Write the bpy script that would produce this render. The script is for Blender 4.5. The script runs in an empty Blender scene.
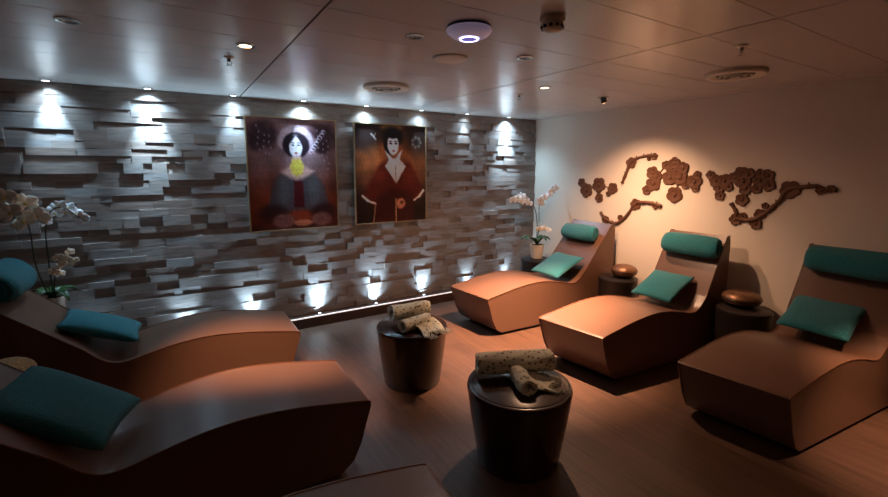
import bpy, bmesh, math, random
from mathutils import Vector, Matrix
random.seed(7)
PI = math.pi
scene = bpy.context.scene
C = scene.collection
H = 2.17                      # ceiling height
XR, XL, YB, YF = 4.075, -1.75, -1.7, 4.30

# ------------------------------------------------------------------ camera, world, exposure
cam = bpy.data.cameras.new('camera')
cam.sensor_width = 36.0
cam.lens = 434.12 / 888 * 36.0
cam.shift_y = -(248.5 - 224.17) / 888
cam.clip_start = 0.02
co = bpy.data.objects.new('camera', cam)
co.location = (0, 0, 1.55)
co.rotation_euler = (math.radians(90) - 0.1286, 0, -0.5565)
C.objects.link(co)
scene.camera = co
w = bpy.data.worlds.new('world'); scene.world = w
w.use_nodes = True
w.node_tree.nodes['Background'].inputs[0].default_value = (0.01, 0.01, 0.012, 1)
w.node_tree.nodes['Background'].inputs[1].default_value = 0.2
scene.view_settings.view_transform = 'Standard'
scene.view_settings.look = 'None'
scene.view_settings.gamma = 1
scene.view_settings.use_curve_mapping = False
scene.view_settings.exposure = 0.0

WARM = (1.0, 0.56, 0.33)
COOL = (0.48, 0.76, 1.0)
# downlights: x, y, watts, cone (deg), aim point
DOWN = [(-0.33, 2.47, 0, 60, None), (0.36, 2.49, 480, 48, (.46, 2.88, 0)), (1.02, 1.90, 0, 60, None), (1.73, 1.92, 0, 60, None),
        (2.49, 2.53, 1600, 66, (2.50, 2.72, 0)), (3.275, 2.606, 165, 102, (4.06, 2.68, .28)), (3.30, 0.28, 420, 42, (3.30, 0.45, 0)),
        (0.60, -0.75, 30, 120, (.6, -.3, 0))]  # unseen fill lamp added behind the camera to lift the dark sides
COVE_X = [-0.72, -0.12, 0.49, 1.08, 1.70, 2.33, 2.93, 3.555]
COVE_W = [55, 135, 35, 125, 75, 35, 22, 200]
UP_X = [-0.60, 0.016, 0.55, 1.162, 1.77, 2.36, 2.98, 3.58]
UP_W = [6, 30, 45, 60, 60, 40, 16, 14]

# ------------------------------------------------------------------ helpers
def tag(o, label=None, cat=None, group=None, kind=None):
    if label: o['label'] = label
    if cat: o['category'] = cat
    if group: o['group'] = group
    if kind: o['kind'] = kind
    return o

def empty(name, loc, rz=0.0, label=None, cat=None, group=None):
    o = bpy.data.objects.new(name, None)
    o.empty_display_size = 0.1
    o.location = loc; o.rotation_euler = (0, 0, rz)
    C.objects.link(o)
    return tag(o, label, cat, group)

def mobj(name, verts, faces, mats, parent=None, loc=(0, 0, 0), rot=(0, 0, 0), smooth=True, fm=None):
    me = bpy.data.meshes.new(name)
    me.from_pydata([tuple(v) for v in verts], [], faces)
    if not isinstance(mats, (list, tuple)): mats = [mats]
    for m in mats: me.materials.append(m)
    if fm:
        me.polygons.foreach_set('material_index', fm)
    bm = bmesh.new(); bm.from_mesh(me)
    bmesh.ops.recalc_face_normals(bm, faces=bm.faces[:])
    bm.to_mesh(me); bm.free()
    if smooth:
        me.polygons.foreach_set('use_smooth', [True] * len(me.polygons))
        me.set_sharp_from_angle(angle=math.radians(38))
    me.update()
    o = bpy.data.objects.new(name, me)
    o.location = loc; o.rotation_euler = rot
    if parent: o.parent = parent
    C.objects.link(o)
    return o

def bevel(o, wd, seg=3, ang=40):
    m = o.modifiers.new('bevel', 'BEVEL'); m.width = wd; m.segments = seg
    m.limit_method = 'ANGLE'; m.angle_limit = math.radians(ang)
    n = o.modifiers.new('wn', 'WEIGHTED_NORMAL'); n.keep_sharp = False
    return o

class MB:
    def __init__(s): s.v = []; s.f = []; s.m = []
    def add(s, v, f, mi=0):
        b = len(s.v); s.v += [tuple(p) for p in v]
        s.f += [tuple(i + b for i in q) for q in f]; s.m += [mi] * len(f)
    def box(s, x0, x1, y0, y1, z0, z1, mi=0):
        v = [(x0, y0, z0), (x1, y0, z0), (x1, y1, z0), (x0, y1, z0), (x0, y0, z1), (x1, y0, z1), (x1, y1, z1), (x0, y1, z1)]
        s.add(v, [(0, 3, 2, 1), (4, 5, 6, 7), (0, 1, 5, 4), (1, 2, 6, 5), (2, 3, 7, 6), (3, 0, 4, 7)], mi)
    def lathe(s, prof, n=48, mi=0, c=(0, 0, 0)):
        v = []; f = []
        for (r, z) in prof:
            for k in range(n):
                a = 2 * PI * k / n
                v.append((c[0] + r * math.cos(a), c[1] + r * math.sin(a), c[2] + z))
        for i in range(len(prof) - 1):
            for k in range(n):
                a, b = i * n + k, i * n + (k + 1) % n
                f.append((a, b, b + n, a + n))
        f.append(tuple(range(n - 1, -1, -1)))
        L = (len(prof) - 1) * n
        f.append(tuple(range(L, L + n)))
        s.add(v, f, mi)
    def tube(s, pts, r, n=8, mi=0, rs=None):
        pts = [Vector(p) for p in pts]
        v = []; f = []
        up = Vector((0, 0, 1))
        for i, p in enumerate(pts):
            t = (pts[min(i + 1, len(pts) - 1)] - pts[max(i - 1, 0)]).normalized()
            a = t.cross(up)
            if a.length < 1e-3: a = t.cross(Vector((0, 1, 0)))
            a.normalize(); b = a.cross(t)
            rr = rs[i] if rs else r
            for k in range(n):
                an = 2 * PI * k / n
                v.append(p + a * math.cos(an) * rr + b * math.sin(an) * rr)
        for i in range(len(pts) - 1):
            for k in range(n):
                a, b = i * n + k, i * n + (k + 1) % n
                f.append((a, b, b + n, a + n))
        f.append(tuple(range(n))); L = (len(pts) - 1) * n
        f.append(tuple(range(L + n - 1, L - 1, -1)))
        s.add(v, f, mi)
    def build(s, name, mats, parent=None, smooth=True, **k):
        return mobj(name, s.v, s.f, mats, parent, smooth=smooth, fm=s.m, **k)

def catmull(P, n=8):
    out = []
    for i in range(len(P) - 1):
        p0, p1, p2, p3 = P[max(i - 1, 0)], P[i], P[i + 1], P[min(i + 2, len(P) - 1)]
        for k in range(n):
            t = k / n
            out.append(tuple(0.5 * ((2 * b) + (-a + c) * t + (2 * a - 5 * b + 4 * c - d) * t * t + (-a + 3 * b - 3 * c + d) * t ** 3)
                             for a, b, c, d in zip(p0, p1, p2, p3)))
    out.append(tuple(P[-1]))
    return out

# ------------------------------------------------------------------ materials
def mat(name, col, rough=0.5, metal=0.0, bump=None, var=None, spec=0.5, emit=None, coat=0, sheen=0, sss=0):
    m = bpy.data.materials.new(name); m.use_nodes = True
    nt = m.node_tree; b = nt.nodes['Principled BSDF']
    b.inputs['Base Color'].default_value = (*col, 1)
    b.inputs['Roughness'].default_value = rough
    b.inputs['Metallic'].default_value = metal
    b.inputs['Specular IOR Level'].default_value = spec
    b.inputs['Coat Weight'].default_value = coat
    b.inputs['Sheen Weight'].default_value = sheen
    if emit:
        b.inputs['Emission Color'].default_value = (*emit[0], 1)
        b.inputs['Emission Strength'].default_value = emit[1]
    tc = nt.nodes.new('ShaderNodeTexCoord')
    if var:                                   # (scale, amount) mottled colour
        n = nt.nodes.new('ShaderNodeTexNoise'); n.inputs['Scale'].default_value = var[0]
        n.inputs['Detail'].default_value = 4
        nt.links.new(tc.outputs['Object'], n.inputs['Vector'])
        r = nt.nodes.new('ShaderNodeMix'); r.data_type = 'RGBA'
        r.inputs[6].default_value = (*[c * (1 - var[1]) for c in col], 1)
        r.inputs[7].default_value = (*[min(1, c * (1 + var[1])) for c in col], 1)
        nt.links.new(n.outputs['Fac'], r.inputs[0]); nt.links.new(r.outputs[2], b.inputs['Base Color'])
    if bump:                                  # (scale, strength, distance)
        n = nt.nodes.new('ShaderNodeTexNoise'); n.inputs['Scale'].default_value = bump[0]
        n.inputs['Detail'].default_value = 3
        nt.links.new(tc.outputs['Object'], n.inputs['Vector'])
        bp = nt.nodes.new('ShaderNodeBump'); bp.inputs['Strength'].default_value = bump[1]
        bp.inputs['Distance'].default_value = bump[2]
        nt.links.new(n.outputs['Fac'], bp.inputs['Height']); nt.links.new(bp.outputs[0], b.inputs['Normal'])
    return m

M = {}
M['leather'] = mat('brown_leather', (0.130, 0.066, 0.042), 0.33, bump=(220, 0.12, 0.002), var=(3, 0.12))
M['piping'] = mat('dark_piping', (0.16, 0.07, 0.04), 0.3)
M['plinth'] = mat('dark_plinth', (0.02, 0.014, 0.01), 0.6)
M['teal'] = mat('teal_terry', (0.012, 0.20, 0.245), 0.95, bump=(260, 1.0, 0.012), var=(60, 0.35), spec=0.2, sheen=0.25)
M['drum'] = mat('dark_lacquer', (0.022, 0.008, 0.005), 0.22, bump=(60, 0.04, 0.002), coat=0.3)
M['drum_side'] = mat('dark_side_table', (0.011, 0.007, 0.006), 0.45)
M['bronze'] = mat('bronze', (0.20, 0.10, 0.055), 0.38, 0.6, bump=(40, 0.5, 0.006), var=(14, 0.4))
M['studded'] = mat('studded_bronze', (0.45, 0.24, 0.10), 0.35, 0.7, bump=(110, 1.0, 0.02), var=(90, 0.6))
M['wall'] = mat('cream_wall_paint', (0.78, 0.70, 0.60), 0.55, bump=(90, 0.05, 0.002))
M['darkwall'] = mat('dark_brown_panel', (0.22, 0.15, 0.11), 0.5)
M['ceil'] = mat('ceiling_panel', (0.66, 0.62, 0.58), 0.20, spec=0.6, var=(1.2, 0.03))
M['seam'] = mat('ceiling_gap', (0.015, 0.012, 0.012), 0.9)
M['chrome'] = mat('brushed_metal', (0.6, 0.58, 0.55), 0.25, 1.0)
M['white'] = mat('white_plastic_added_glow', (0.88, 0.88, 0.9), 0.35, emit=((0.60, 0.50, 0.85), 0.10))  # faint violet emission brightens the dome, standing in for light from its ring
M['cream'] = mat('cream_plastic', (0.68, 0.60, 0.48), 0.5)
M['black'] = mat('black', (0.01, 0.01, 0.01), 0.5)
M['warm_on'] = mat('lit_lamp_warm', (1, 0.8, 0.6), 0.5, emit=((1, 0.62, 0.30), 14))
M['cool_on'] = mat('lit_lamp_cool', (0.8, 0.9, 1), 0.5, emit=((0.7, 0.87, 1), 8))
M['off'] = mat('unlit_lamp', (0.35, 0.33, 0.3), 0.2)
M['violet_on'] = mat('violet_ring', (0.6, 0.6, 1), 0.5, emit=((0.6, 0.55, 1.0), 5))
M['violet'] = mat('violet_centre', (0.15, 0.13, 0.4), 0.5, emit=((0.22, 0.17, 0.75), 0.45))
M['strip_on'] = mat('ledge_strip', (0.9, 0.9, 0.9), 0.5, emit=((1.0, 0.86, 0.78), 0.7))
M['skirt'] = mat('dark_wood_skirting', (0.06, 0.026, 0.016), 0.45, var=(9, 0.3))
M['rust'] = mat('rusty_brown_metal', (0.12, 0.048, 0.022), 0.6, 0.2, bump=(70, 0.4, 0.004), var=(30, 0.35))
M['petal'] = mat('white_petal', (0.92, 0.92, 0.95), 0.5)
M['petal_cream'] = mat('cream_petal', (0.85, 0.74, 0.60), 0.5, var=(30, 0.08))
M['lip'] = mat('flower_centre', (0.6, 0.45, 0.12), 0.5)
M['leaf'] = mat('orchid_leaf', (0.03, 0.08, 0.02), 0.4)
M['stem'] = mat('orchid_stem', (0.03, 0.04, 0.015), 0.5)
M['pot'] = mat('cream_ceramic', (0.72, 0.64, 0.54), 0.35)
M['soil'] = mat('bark_soil', (0.03, 0.02, 0.012), 0.9)
M['frame'] = mat('pale_gold_frame', (0.42, 0.30, 0.17), 0.35, 0.5)

def throw_mat():
    m = mat('knitted_throw', (0.58, 0.55, 0.42), 0.95, bump=(150, 0.8, 0.006), sheen=0.3)
    nt = m.node_tree; b = nt.nodes['Principled BSDF']
    tc = nt.nodes.new('ShaderNodeTexCoord')
    v = nt.nodes.new('ShaderNodeTexVoronoi'); v.inputs['Scale'].default_value = 42
    nt.links.new(tc.outputs['Object'], v.inputs['Vector'])
    cr = nt.nodes.new('ShaderNodeValToRGB')
    cr.color_ramp.elements[0].position = 0.22; cr.color_ramp.elements[0].color = (0.10, 0.075, 0.04, 1)
    cr.color_ramp.elements[1].position = 0.38; cr.color_ramp.elements[1].color = (0.56, 0.54, 0.42, 1)
    nt.links.new(v.outputs['Distance'], cr.inputs[0]); nt.links.new(cr.outputs[0], b.inputs['Base Color'])
    return m
M['throw'] = throw_mat()

def floor_mat():
    m = bpy.data.materials.new('dark_plank_floor'); m.use_nodes = True
    nt = m.node_tree; b = nt.nodes['Principled BSDF']; L = nt.links
    tc = nt.nodes.new('ShaderNodeTexCoord')
    mp = nt.nodes.new('ShaderNodeMapping'); mp.inputs['Rotation'].default_value = (0, 0, PI / 2)
    L.new(tc.outputs['Object'], mp.inputs[0])
    br = nt.nodes.new('ShaderNodeTexBrick')
    br.inputs['Color1'].default_value = (0.066, 0.033, 0.021, 1)
    br.inputs['Color2'].default_value = (0.090, 0.047, 0.031, 1)
    br.inputs['Mortar'].default_value = (0.05, 0.025, 0.016, 1)
    br.inputs['Scale'].default_value = 1.0
    br.inputs['Mortar Size'].default_value = 0.0018
    br.inputs['Mortar Smooth'].default_value = 0.3
    br.inputs['Brick Width'].default_value = 1.3
    br.inputs['Row Height'].default_value = 0.14
    br.offset = 0.37
    L.new(mp.outputs[0], br.inputs['Vector'])
    m2 = nt.nodes.new('ShaderNodeMapping'); m2.inputs['Scale'].default_value = (28, 1.6, 1)
    L.new(tc.outputs['Object'], m2.inputs[0])
    n = nt.nodes.new('ShaderNodeTexNoise'); n.inputs['Scale'].default_value = 1.6; n.inputs['Detail'].default_value = 6
    L.new(m2.outputs[0], n.inputs['Vector'])
    mx = nt.nodes.new('ShaderNodeMix'); mx.data_type = 'RGBA'; mx.blend_type = 'MULTIPLY'; mx.inputs[0].default_value = 0.75
    cr = nt.nodes.new('ShaderNodeValToRGB')
    cr.color_ramp.elements[0].position = 0.3; cr.color_ramp.elements[0].color = (0.5, 0.5, 0.5, 1)
    cr.color_ramp.elements[1].position = 0.7; cr.color_ramp.elements[1].color = (1.25, 1.2, 1.15, 1)
    L.new(n.outputs['Fac'], cr.inputs[0])
    L.new(br.outputs['Color'], mx.inputs[6]); L.new(cr.outputs[0], mx.inputs[7])
    L.new(mx.outputs[2], b.inputs['Base Color'])
    b.inputs['Roughness'].default_value = 0.42
    bp = nt.nodes.new('ShaderNodeBump'); bp.inputs['Strength'].default_value = 0.25; bp.inputs['Distance'].default_value = 0.002
    L.new(n.outputs['Fac'], bp.inputs['Height']); L.new(bp.outputs[0], b.inputs['Normal'])
    return m
M['floor'] = floor_mat()

def slate_mat():
    m = bpy.data.materials.new('split_stone'); m.use_nodes = True
    nt = m.node_tree; b = nt.nodes['Principled BSDF']; L = nt.links
    g = nt.nodes.new('ShaderNodeNewGeometry')
    cr = nt.nodes.new('ShaderNodeValToRGB')
    e = cr.color_ramp.elements
    e[0].position = 0.0; e[0].color = (0.22, 0.155, 0.125, 1)
    e[1].position = 1.0; e[1].color = (0.27, 0.245, 0.235, 1)
    x = e.new(0.12); x.color = (0.25, 0.185, 0.155, 1)
    x = e.new(0.22); x.color = (0.265, 0.212, 0.185, 1)
    x = e.new(0.75); x.color = (0.28, 0.23, 0.205, 1)
    L.new(g.outputs['Random Per Island'], cr.inputs[0])
    tc = nt.nodes.new('ShaderNodeTexCoord')
    mp = nt.nodes.new('ShaderNodeMapping'); mp.inputs['Scale'].default_value = (3, 3, 18)
    L.new(tc.outputs['Object'], mp.inputs[0])
    n = nt.nodes.new('ShaderNodeTexNoise'); n.inputs['Scale'].default_value = 2.5; n.inputs['Detail'].default_value = 5
    L.new(mp.outputs[0], n.inputs['Vector'])
    mx = nt.nodes.new('ShaderNodeMix'); mx.data_type = 'RGBA'; mx.blend_type = 'MULTIPLY'; mx.inputs[0].default_value = 0.6
    c2 = nt.nodes.new('ShaderNodeValToRGB')
    c2.color_ramp.elements[0].position = 0.3; c2.color_ramp.elements[0].color = (0.6, 0.6, 0.6, 1)
    c2.color_ramp.elements[1].position = 0.7; c2.color_ramp.elements[1].color = (1.2, 1.2, 1.2, 1)
    L.new(n.outputs['Fac'], c2.inputs[0]); L.new(cr.outputs[0], mx.inputs[6]); L.new(c2.outputs[0], mx.inputs[7])
    L.new(mx.outputs[2], b.inputs['Base Color'])
    b.inputs['Roughness'].default_value = 0.6
    bp = nt.nodes.new('ShaderNodeBump'); bp.inputs['Strength'].default_value = 0.3; bp.inputs['Distance'].default_value = 0.004
    L.new(n.outputs['Fac'], bp.inputs['Height']); L.new(bp.outputs[0], b.inputs['Normal'])
    return m
M['slate'] = slate_mat()

# ------------------------------------------------------------------ the room
def room_box(name, x0, x1, y0, y1, z0, z1, m):
    b = MB(); b.box(x0, x1, y0, y1, z0, z1)
    o = b.build(name, m, smooth=False); tag(o, kind='structure'); return o
room_box('floor', XL - .1, XR + .1, YB - .1, YF + .1, -0.1, 0, M['floor'])
room_box('wall_right', XR, XR + .1, YB, YF, 0, H + .03, M['wall'])
room_box('wall_left', XL - .1, XL, YB, YF, 0, H + .03, M['darkwall'])
room_box('wall_back', XL, XR, YB - .1, YB, 0, H + .03, M['darkwall'])

# ceiling of long metal panels with open joints
b = MB()
b.box(XL - .1, XR + .1, YB - .1, YF + .1, H + .010, H + .08, 1)
xs = [XL - .02, -1.089, .548, 2.185, 3.822, XR + .02]
ys = []
y = 2.05 - .293 * 13
while y < YF + .3: ys.append(y); y += .293
for i in range(len(xs) - 1):
    for j in range(len(ys) - 1):
        if ys[j] > YF: continue
        y1 = min(ys[j + 1], YF)
        b.box(xs[i] + .005, xs[i + 1] - .005, max(ys[j], YB - .1) + .002, y1 - .002, H, H + .010, 0)
tag(b.build('ceiling', [M['ceil'], M['seam']], smooth=False), kind='structure')

# stone wall: rows of split strips standing out by different amounts
b = MB()
b.box(XL, XR, YF, YF + .1, 0, H + .03, 0)
rnd = random.Random(21)
z = .10
prev = []
while z < H - .004:
    h = rnd.choice([.050, .056, .062, .068, .080])
    if z + h > H - .03: h = H - .002 - z
    x = XL + .002; cur = []
    while x < XR - .01:
        ln = rnd.choice([.10, .13, .16, .20, .24, .28, .34, .42])
        x1 = min(x + ln, XR - .002)
        if XR - .002 - x1 < .08: x1 = XR - .002
        d = rnd.choice([.006, .012, .020, .026, .028, .032, .036]) if ln < .17 else rnd.choice([.020, .025, .026, .028, .028, .030, .035])
        t = rnd.uniform(-.002, .002)
        y0 = YF - d
        v = [(x, y0 + t, z + .001), (x1, y0 - t, z + .001), (x1, YF, z + .001), (x, YF, z + .001),
             (x, y0 + t, z + h), (x1, y0 - t, z + h), (x1, YF, z + h), (x, YF, z + h)]
        b.add(v, [(0, 3, 2, 1), (4, 5, 6, 7), (0, 1, 5, 4), (1, 2, 6, 5), (2, 3, 7, 6), (3, 0, 4, 7)])
        x = x1 + .0008
    z += h
tag(b.build('wall_front', M['slate'], smooth=False), kind='structure')

# ledge and skirting under the stone wall
LY = 4.165
b = MB(); b.box(XL, XR, LY, YF, 0, .098, 0)
b.box(XL, XR, LY - .004, LY + .006, .098, .108, 1)
b.box(XL, XR, LY + .008, YF - .001, .098, .103, 2)
tag(b.build('baseboard_front', [M['skirt'], M['strip_on'], M['skirt']], smooth=False), kind='structure')
b = MB(); b.box(XR - .012, XR, YB, LY - .01, 0, .08, 0)
tag(b.build('baseboard_right', [M['skirt']], smooth=False), kind='structure')

# ------------------------------------------------------------------ lamps
def spot(name, loc, tgt, watts, ang, col, parent, blend=.6, rad=.02):
    l = bpy.data.lights.new(name, 'SPOT'); l.energy = watts; l.color = col
    l.spot_size = math.radians(ang); l.spot_blend = blend; l.shadow_soft_size = rad
    o = bpy.data.objects.new(name, l)
    o.rotation_euler = (Vector(tgt) - Vector(loc)).to_track_quat('-Z', 'Y').to_euler()
    o.location = Vector(loc) - parent.location
    o.parent = parent; C.objects.link(o)

def ring(b, r0, r1, z0, z1, mi=0, n=32):
    prof = [(r0, z1), (r1, z1), (r1, z0 + .001), (r1 - .002, z0), (r0, z0)]
    v = []; f = []; m = len(prof)
    for (r, zz) in prof:
        for k in range(n):
            a = 2 * PI * k / n; v.append((r * math.cos(a), r * math.sin(a), zz))
    for i in range(m):
        for k in range(n):
            a, c = i * n + k, i * n + (k + 1) % n
            d, e = ((i + 1) % m) * n + (k + 1) % n, ((i + 1) % m) * n + k
            f.append((a, c, d, e))
    b.add(v, f, mi)

def disc(b, r, z0, z1, mi=0, n=32):
    b.lathe([(r, z1), (r, z0)], n, mi)

def downlight(x, y, lit, label, aim=None):
    t = empty('recessed_downlight', (x, y, H), label=label, cat='ceiling light', group='downlights over the room')
    b = MB(); ring(b, .030, .046, -.007, 0); b.build('trim_ring', M['chrome'], t)
    if aim and aim[2] > .01:                     # tilted snoot turned to the wall, its mouth away from the room
        d = (Vector(aim) - Vector((x, y, H))).normalized()
        b = MB(); b.tube([d * -.004, d * .05], .024, 20); sn = b.build('snoot', M['black'], t)
        b = MB(); b.tube([d * .05, d * .0515], .020, 20); b.build('lamp', M['warm_on'], t)
        return t
    b = MB(); disc(b, .0305, -.0035, 0)
    b.build('lamp', M['warm_on' if lit else 'off'], t)
    if not lit:
        b = MB(); ring(b, .016, .021, -.006, -.003, 0, 20); disc(b, .007, -.006, -.003, 0, 12); b.build('bulb_holder', M['chrome'], t)
    return t
DLAB = ['unlit metal downlight at the far left of the ceiling',
        'glowing warm downlight left of the long ceiling joint, above the left loungers',
        'unlit chrome downlight left of the white domed ceiling device',
        'unlit chrome downlight right of the flat cream disc, before the ceiling joint',
        'small lit warm downlight beyond the ceiling joint, right of centre',
        'small dark downlight over the right loungers near the cream wall',
        'lit warm downlight beside the nearest right-hand lounger',
        'added warm fill downlight, unseen behind the camera']
for (x, y, wt, ang, aim), lab in zip(DOWN, DLAB):
    t = downlight(x, y, wt > 0, lab, aim)
    if wt:
        src = Vector((x, y, H - .012))
        if aim[2] > .01: src = Vector((x, y, H)) + (Vector(aim) - Vector((x, y, H))).normalized() * .055
        spot('lamp_light', src, aim, wt, ang, WARM, t, 1.0)
        if ang == 66: spot('spill_light', (x, y, H - .012), (x + .35, y, 0), 115, 150, WARM, t, 1.0)

WHERE = ['above the left orchid', 'brightest one left of the pictures', 'dim one just left of the pictures',
         'above the left picture', 'above the right picture', 'just right of the right picture', 'between the pictures and the corner', 'nearest the corner of the cream wall']
for x, wt, wh in zip(COVE_X, COVE_W, WHERE):
    t = empty('wall_washer_downlight', (x, 4.205, H), label='cool ceiling spot at the stone wall, ' + wh, cat='ceiling light', group='cool ceiling spots along the stone wall')
    b = MB(); ring(b, .024, .034, -.006, 0, n=24); b.build('trim_ring', M['chrome'], t)
    b = MB(); disc(b, .0245, -.003, 0, n=24); b.build('lamp', M['cool_on'], t)
    spot('lamp_light', (x, 4.205, H - .010), (x, 4.262, H - .40), wt * 2.0, 46, COOL, t, 1.0, .012)
    spot('spill_light', (x, 4.205, H - .010), (x, 4.225, 0), wt * .27, 125, COOL, t, 1.0, .012)
WHERE2 = ['behind the left orchid table', 'behind the far left lounger middle', 'behind the foot of the far left lounger', 'under the left picture',
          'under the right picture, left side', 'under the right edge of the right picture', 'behind the foot of the far right lounger', 'beside the corner orchid table']
for x, wt, wh in zip(UP_X, UP_W, WHERE2):
    t = empty('ledge_uplight', (x, 4.228, .103), label='cool uplight in the stone wall ledge, ' + wh, cat='uplight', group='cool uplights in the ledge')
    b = MB(); ring(b, .014, .022, 0, .006, n=20); b.build('trim_ring', M['chrome'], t)
    b = MB(); disc(b, .0145, 0, .003, n=20); b.build('lamp', M['cool_on'], t)
    spot('lamp_light', (x, 4.228, .103 + .010), (x, 4.262, .45), wt * 1.5, 60, COOL, t, 1.0, .010)
    spot('spill_light', (x, 4.228, .103 + .010), (x, 4.24, 1.0), wt * .26, 125, COOL, t, 1.0, .010)

# ------------------------------------------------------------------ loungers
def profile(Ls, ztop):
    top = [(0.0, .362), (.03, .374), (.17, .402), (.35, .435), (.55, .455), (.72, .448), (.88, .420), (1.00, .392), (1.08, .390), (1.15, .428), (1.22, .50)]
    return top, (Ls - .055, ztop)

def surf(Ls, ztop, k=1.0):
    top, end = profile(Ls, ztop)
    top = [(a * k, c) for a, c in top]
    P = catmull(top, 6)
    a = P[-1]
    for k in range(1, 9):
        t = k / 8; P.append((a[0] + (end[0] - a[0]) * t, a[1] + (end[1] - a[1]) * t))
    return P

def make_lounger(x, y, rz, Ls, ztop, label, group, sy=0.0, sx=0.0, wdt=.55, k=1.0, tp=0.0):
    """x, y: middle of the foot edge; local +X runs towards the head."""
    root = empty('lounge_bed', (x, y, 0), rz, label, 'lounger', group)
    T = surf(Ls, ztop, k)
    foot = [(.155, .025), (.105, .06), (.06, .16), (.028, .27), (.004, .345)]
    outline = T + [(Ls - .01, ztop - .01), (Ls, ztop - .05), (Ls, .025)] + foot
    def sh(p): return (p[0] + sx * p[1] * (1 - p[0] / Ls), p[1] * (1 - tp * p[0] / Ls) + sy * p[0], p[2])
    hw = wdt / 2
    n = len(outline)
    v = [sh((s, -hw, zz)) for s, zz in outline] + [sh((s, hw, zz)) for s, zz in outline]
    f = [tuple(range(n)), tuple(range(2 * n - 1, n - 1, -1))] + [(i, (i + 1) % n, (i + 1) % n + n, i + n) for i in range(n)]
    o = mobj('body', v, f, M['leather'], root); bevel(o, .012, 3, 45)
    for sgn in (-1, 1):
        pb = MB()
        path = [sh((s, sgn * (hw - .001), zz + .0005)) for s, zz in T + [(Ls - .008, ztop - .004)]]
        pb.tube([sh((.10, sgn * (hw - .001), .07)), sh((.056, sgn * (hw - .001), .16)), sh((.024, sgn * (hw - .001), .27)), sh((.0, sgn * (hw - .001), .345))] + path, .0042, 6)
        pb.build('piping', M['piping'], root)
    pb = MB()
    x0, x1, yy = .19, Ls - .03, hw - .03
    vv = [sh(p) for p in [(x0, -yy, 0), (x1, -yy, 0), (x1, yy, 0), (x0, yy, 0), (x0, -yy, .03), (x1, -yy, .03), (x1, yy, .03), (x0, yy, .03)]]
    pb.add(vv, [(0, 3, 2, 1), (4, 5, 6, 7), (0, 1, 5, 4), (1, 2, 6, 5), (2, 3, 7, 6), (3, 0, 4, 7)])
    pb.build('plinth', M['plinth'], root, smooth=False)
    # helper giving a world point / frame on the surface
    R = Matrix.Rotation(rz, 4, 'Z')
    def on(s, t, up=0):
        for i in range(len(T) - 1):
            if T[i][0] <= s <= T[i + 1][0]: break
        a, c = T[i], T[i + 1]
        k = (s - a[0]) / max(1e-6, c[0] - a[0])
        sl = math.atan2(c[1] - a[1], c[0] - a[0])
        zz = a[1] + (c[1] - a[1]) * k
        p = Vector(sh((s - math.sin(sl) * up, t, zz + math.cos(sl) * up)))
        return Vector((x, y, 0)) + R @ p, sl
    return on

def cushion(c, head, sl, L, Wd, th, lab, seed=1, name='square_cushion', cat='cushion'):
    """c: centre; head: compass direction of its upper edge; sl: slope up that way"""
    N = 22; v = []; f = []
    rr = random.Random(seed); ph = [rr.uniform(0, 6) for _ in range(4)]
    for side in (1, -1):
        for i in range(N + 1):
            for j in range(N + 1):
                u, w_ = -1 + 2 * i / N, -1 + 2 * j / N
                e = (max(0, 1 - abs(u) ** 3.2) * max(0, 1 - abs(w_) ** 3.2)) ** .42
                hh = th * .5 * e + .004 * math.sin(3 * u + ph[0]) * math.sin(2.5 * w_ + ph[1]) * e
                cx = u * L / 2 * (1 - .06 * (1 - abs(w_)) * abs(u))
                cy = w_ * Wd / 2 * (1 - .05 * (1 - abs(u)) * abs(w_))
                v.append((cx, cy, side * hh))
    K = (N + 1) ** 2
    for sd in (0, 1):
        for i in range(N):
            for j in range(N):
                a = sd * K + i * (N + 1) + j
                f.append((a, a + 1, a + N + 2, a + N + 1) if sd else (a, a + N + 1, a + N + 2, a + 1))
    o = mobj(name, v, f, M['teal'])
    bm = bmesh.new(); bm.from_mesh(o.data)
    bmesh.ops.remove_doubles(bm, verts=bm.verts[:], dist=1e-4)
    bm.to_mesh(o.data); bm.free()
    o.location = c
    o.rotation_euler = (Matrix.Rotation(head, 4, 'Z') @ Matrix.Rotation(-sl, 4, 'Y')).to_euler()
    tag(o, lab, cat, 'teal cushions on the loungers')
    return o

def roll(on, s, t, W_, r, lab, rz, flat=.82, seed=3, lift=0.0):
    """rolled teal towel lying across the backrest, with a spiral at each end"""
    p, sl = on(s, t, r * flat + lift)
    rr = random.Random(seed)
    n = 36; m = 26; v = []; f = []
    a0 = rr.uniform(0, 6)
    for j in range(m + 1):
        u = -1 + 2 * j / m
        e = (1 - abs(u) ** 9) ** .5 if abs(u) < 1 else 0
        e = .80 + .20 * e
        for k in range(n):
            a = 2 * PI * k / n
            q = r * e * (1 + .03 * math.sin(2 * a + a0 + u * 1.5) + .015 * math.sin(5 * a + 4 * u))
            if k == 4: q *= 1.05
            v.append((q * math.cos(a) * 1.12, u * W_ / 2, q * math.sin(a) * flat))
    for j in range(m):
        for k in range(n):
            a, c = j * n + k, j * n + (k + 1) % n
            f.append((a, c, c + n, a + n))
    f.append(tuple(range(n))); f.append(tuple(range(m * n + n - 1, m * n - 1, -1)))
    b = MB(); b.add(v, f)
    for sg in (-1, 1):                         # spiral edge of the rolled cloth
        pts = []
        for k in range(60):
            q = r * (.12 + .66 * k / 59); a = k / 59 * 2 * PI * 2.6
            pts.append((q * math.cos(a) * 1.12, sg * (W_ / 2 + .001), q * math.sin(a) * flat))
        b.tube(pts, .006, 6)
    o = b.build('neck_roll', M['teal'])
    o.location = p
    o.rotation_euler = (Matrix.Rotation(rz, 4, 'Z') @ Matrix.Rotation(-sl, 4, 'Y')).to_euler()
    tag(o, lab, 'neck roll', 'teal towel rolls on the headrests')
    return o

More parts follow.
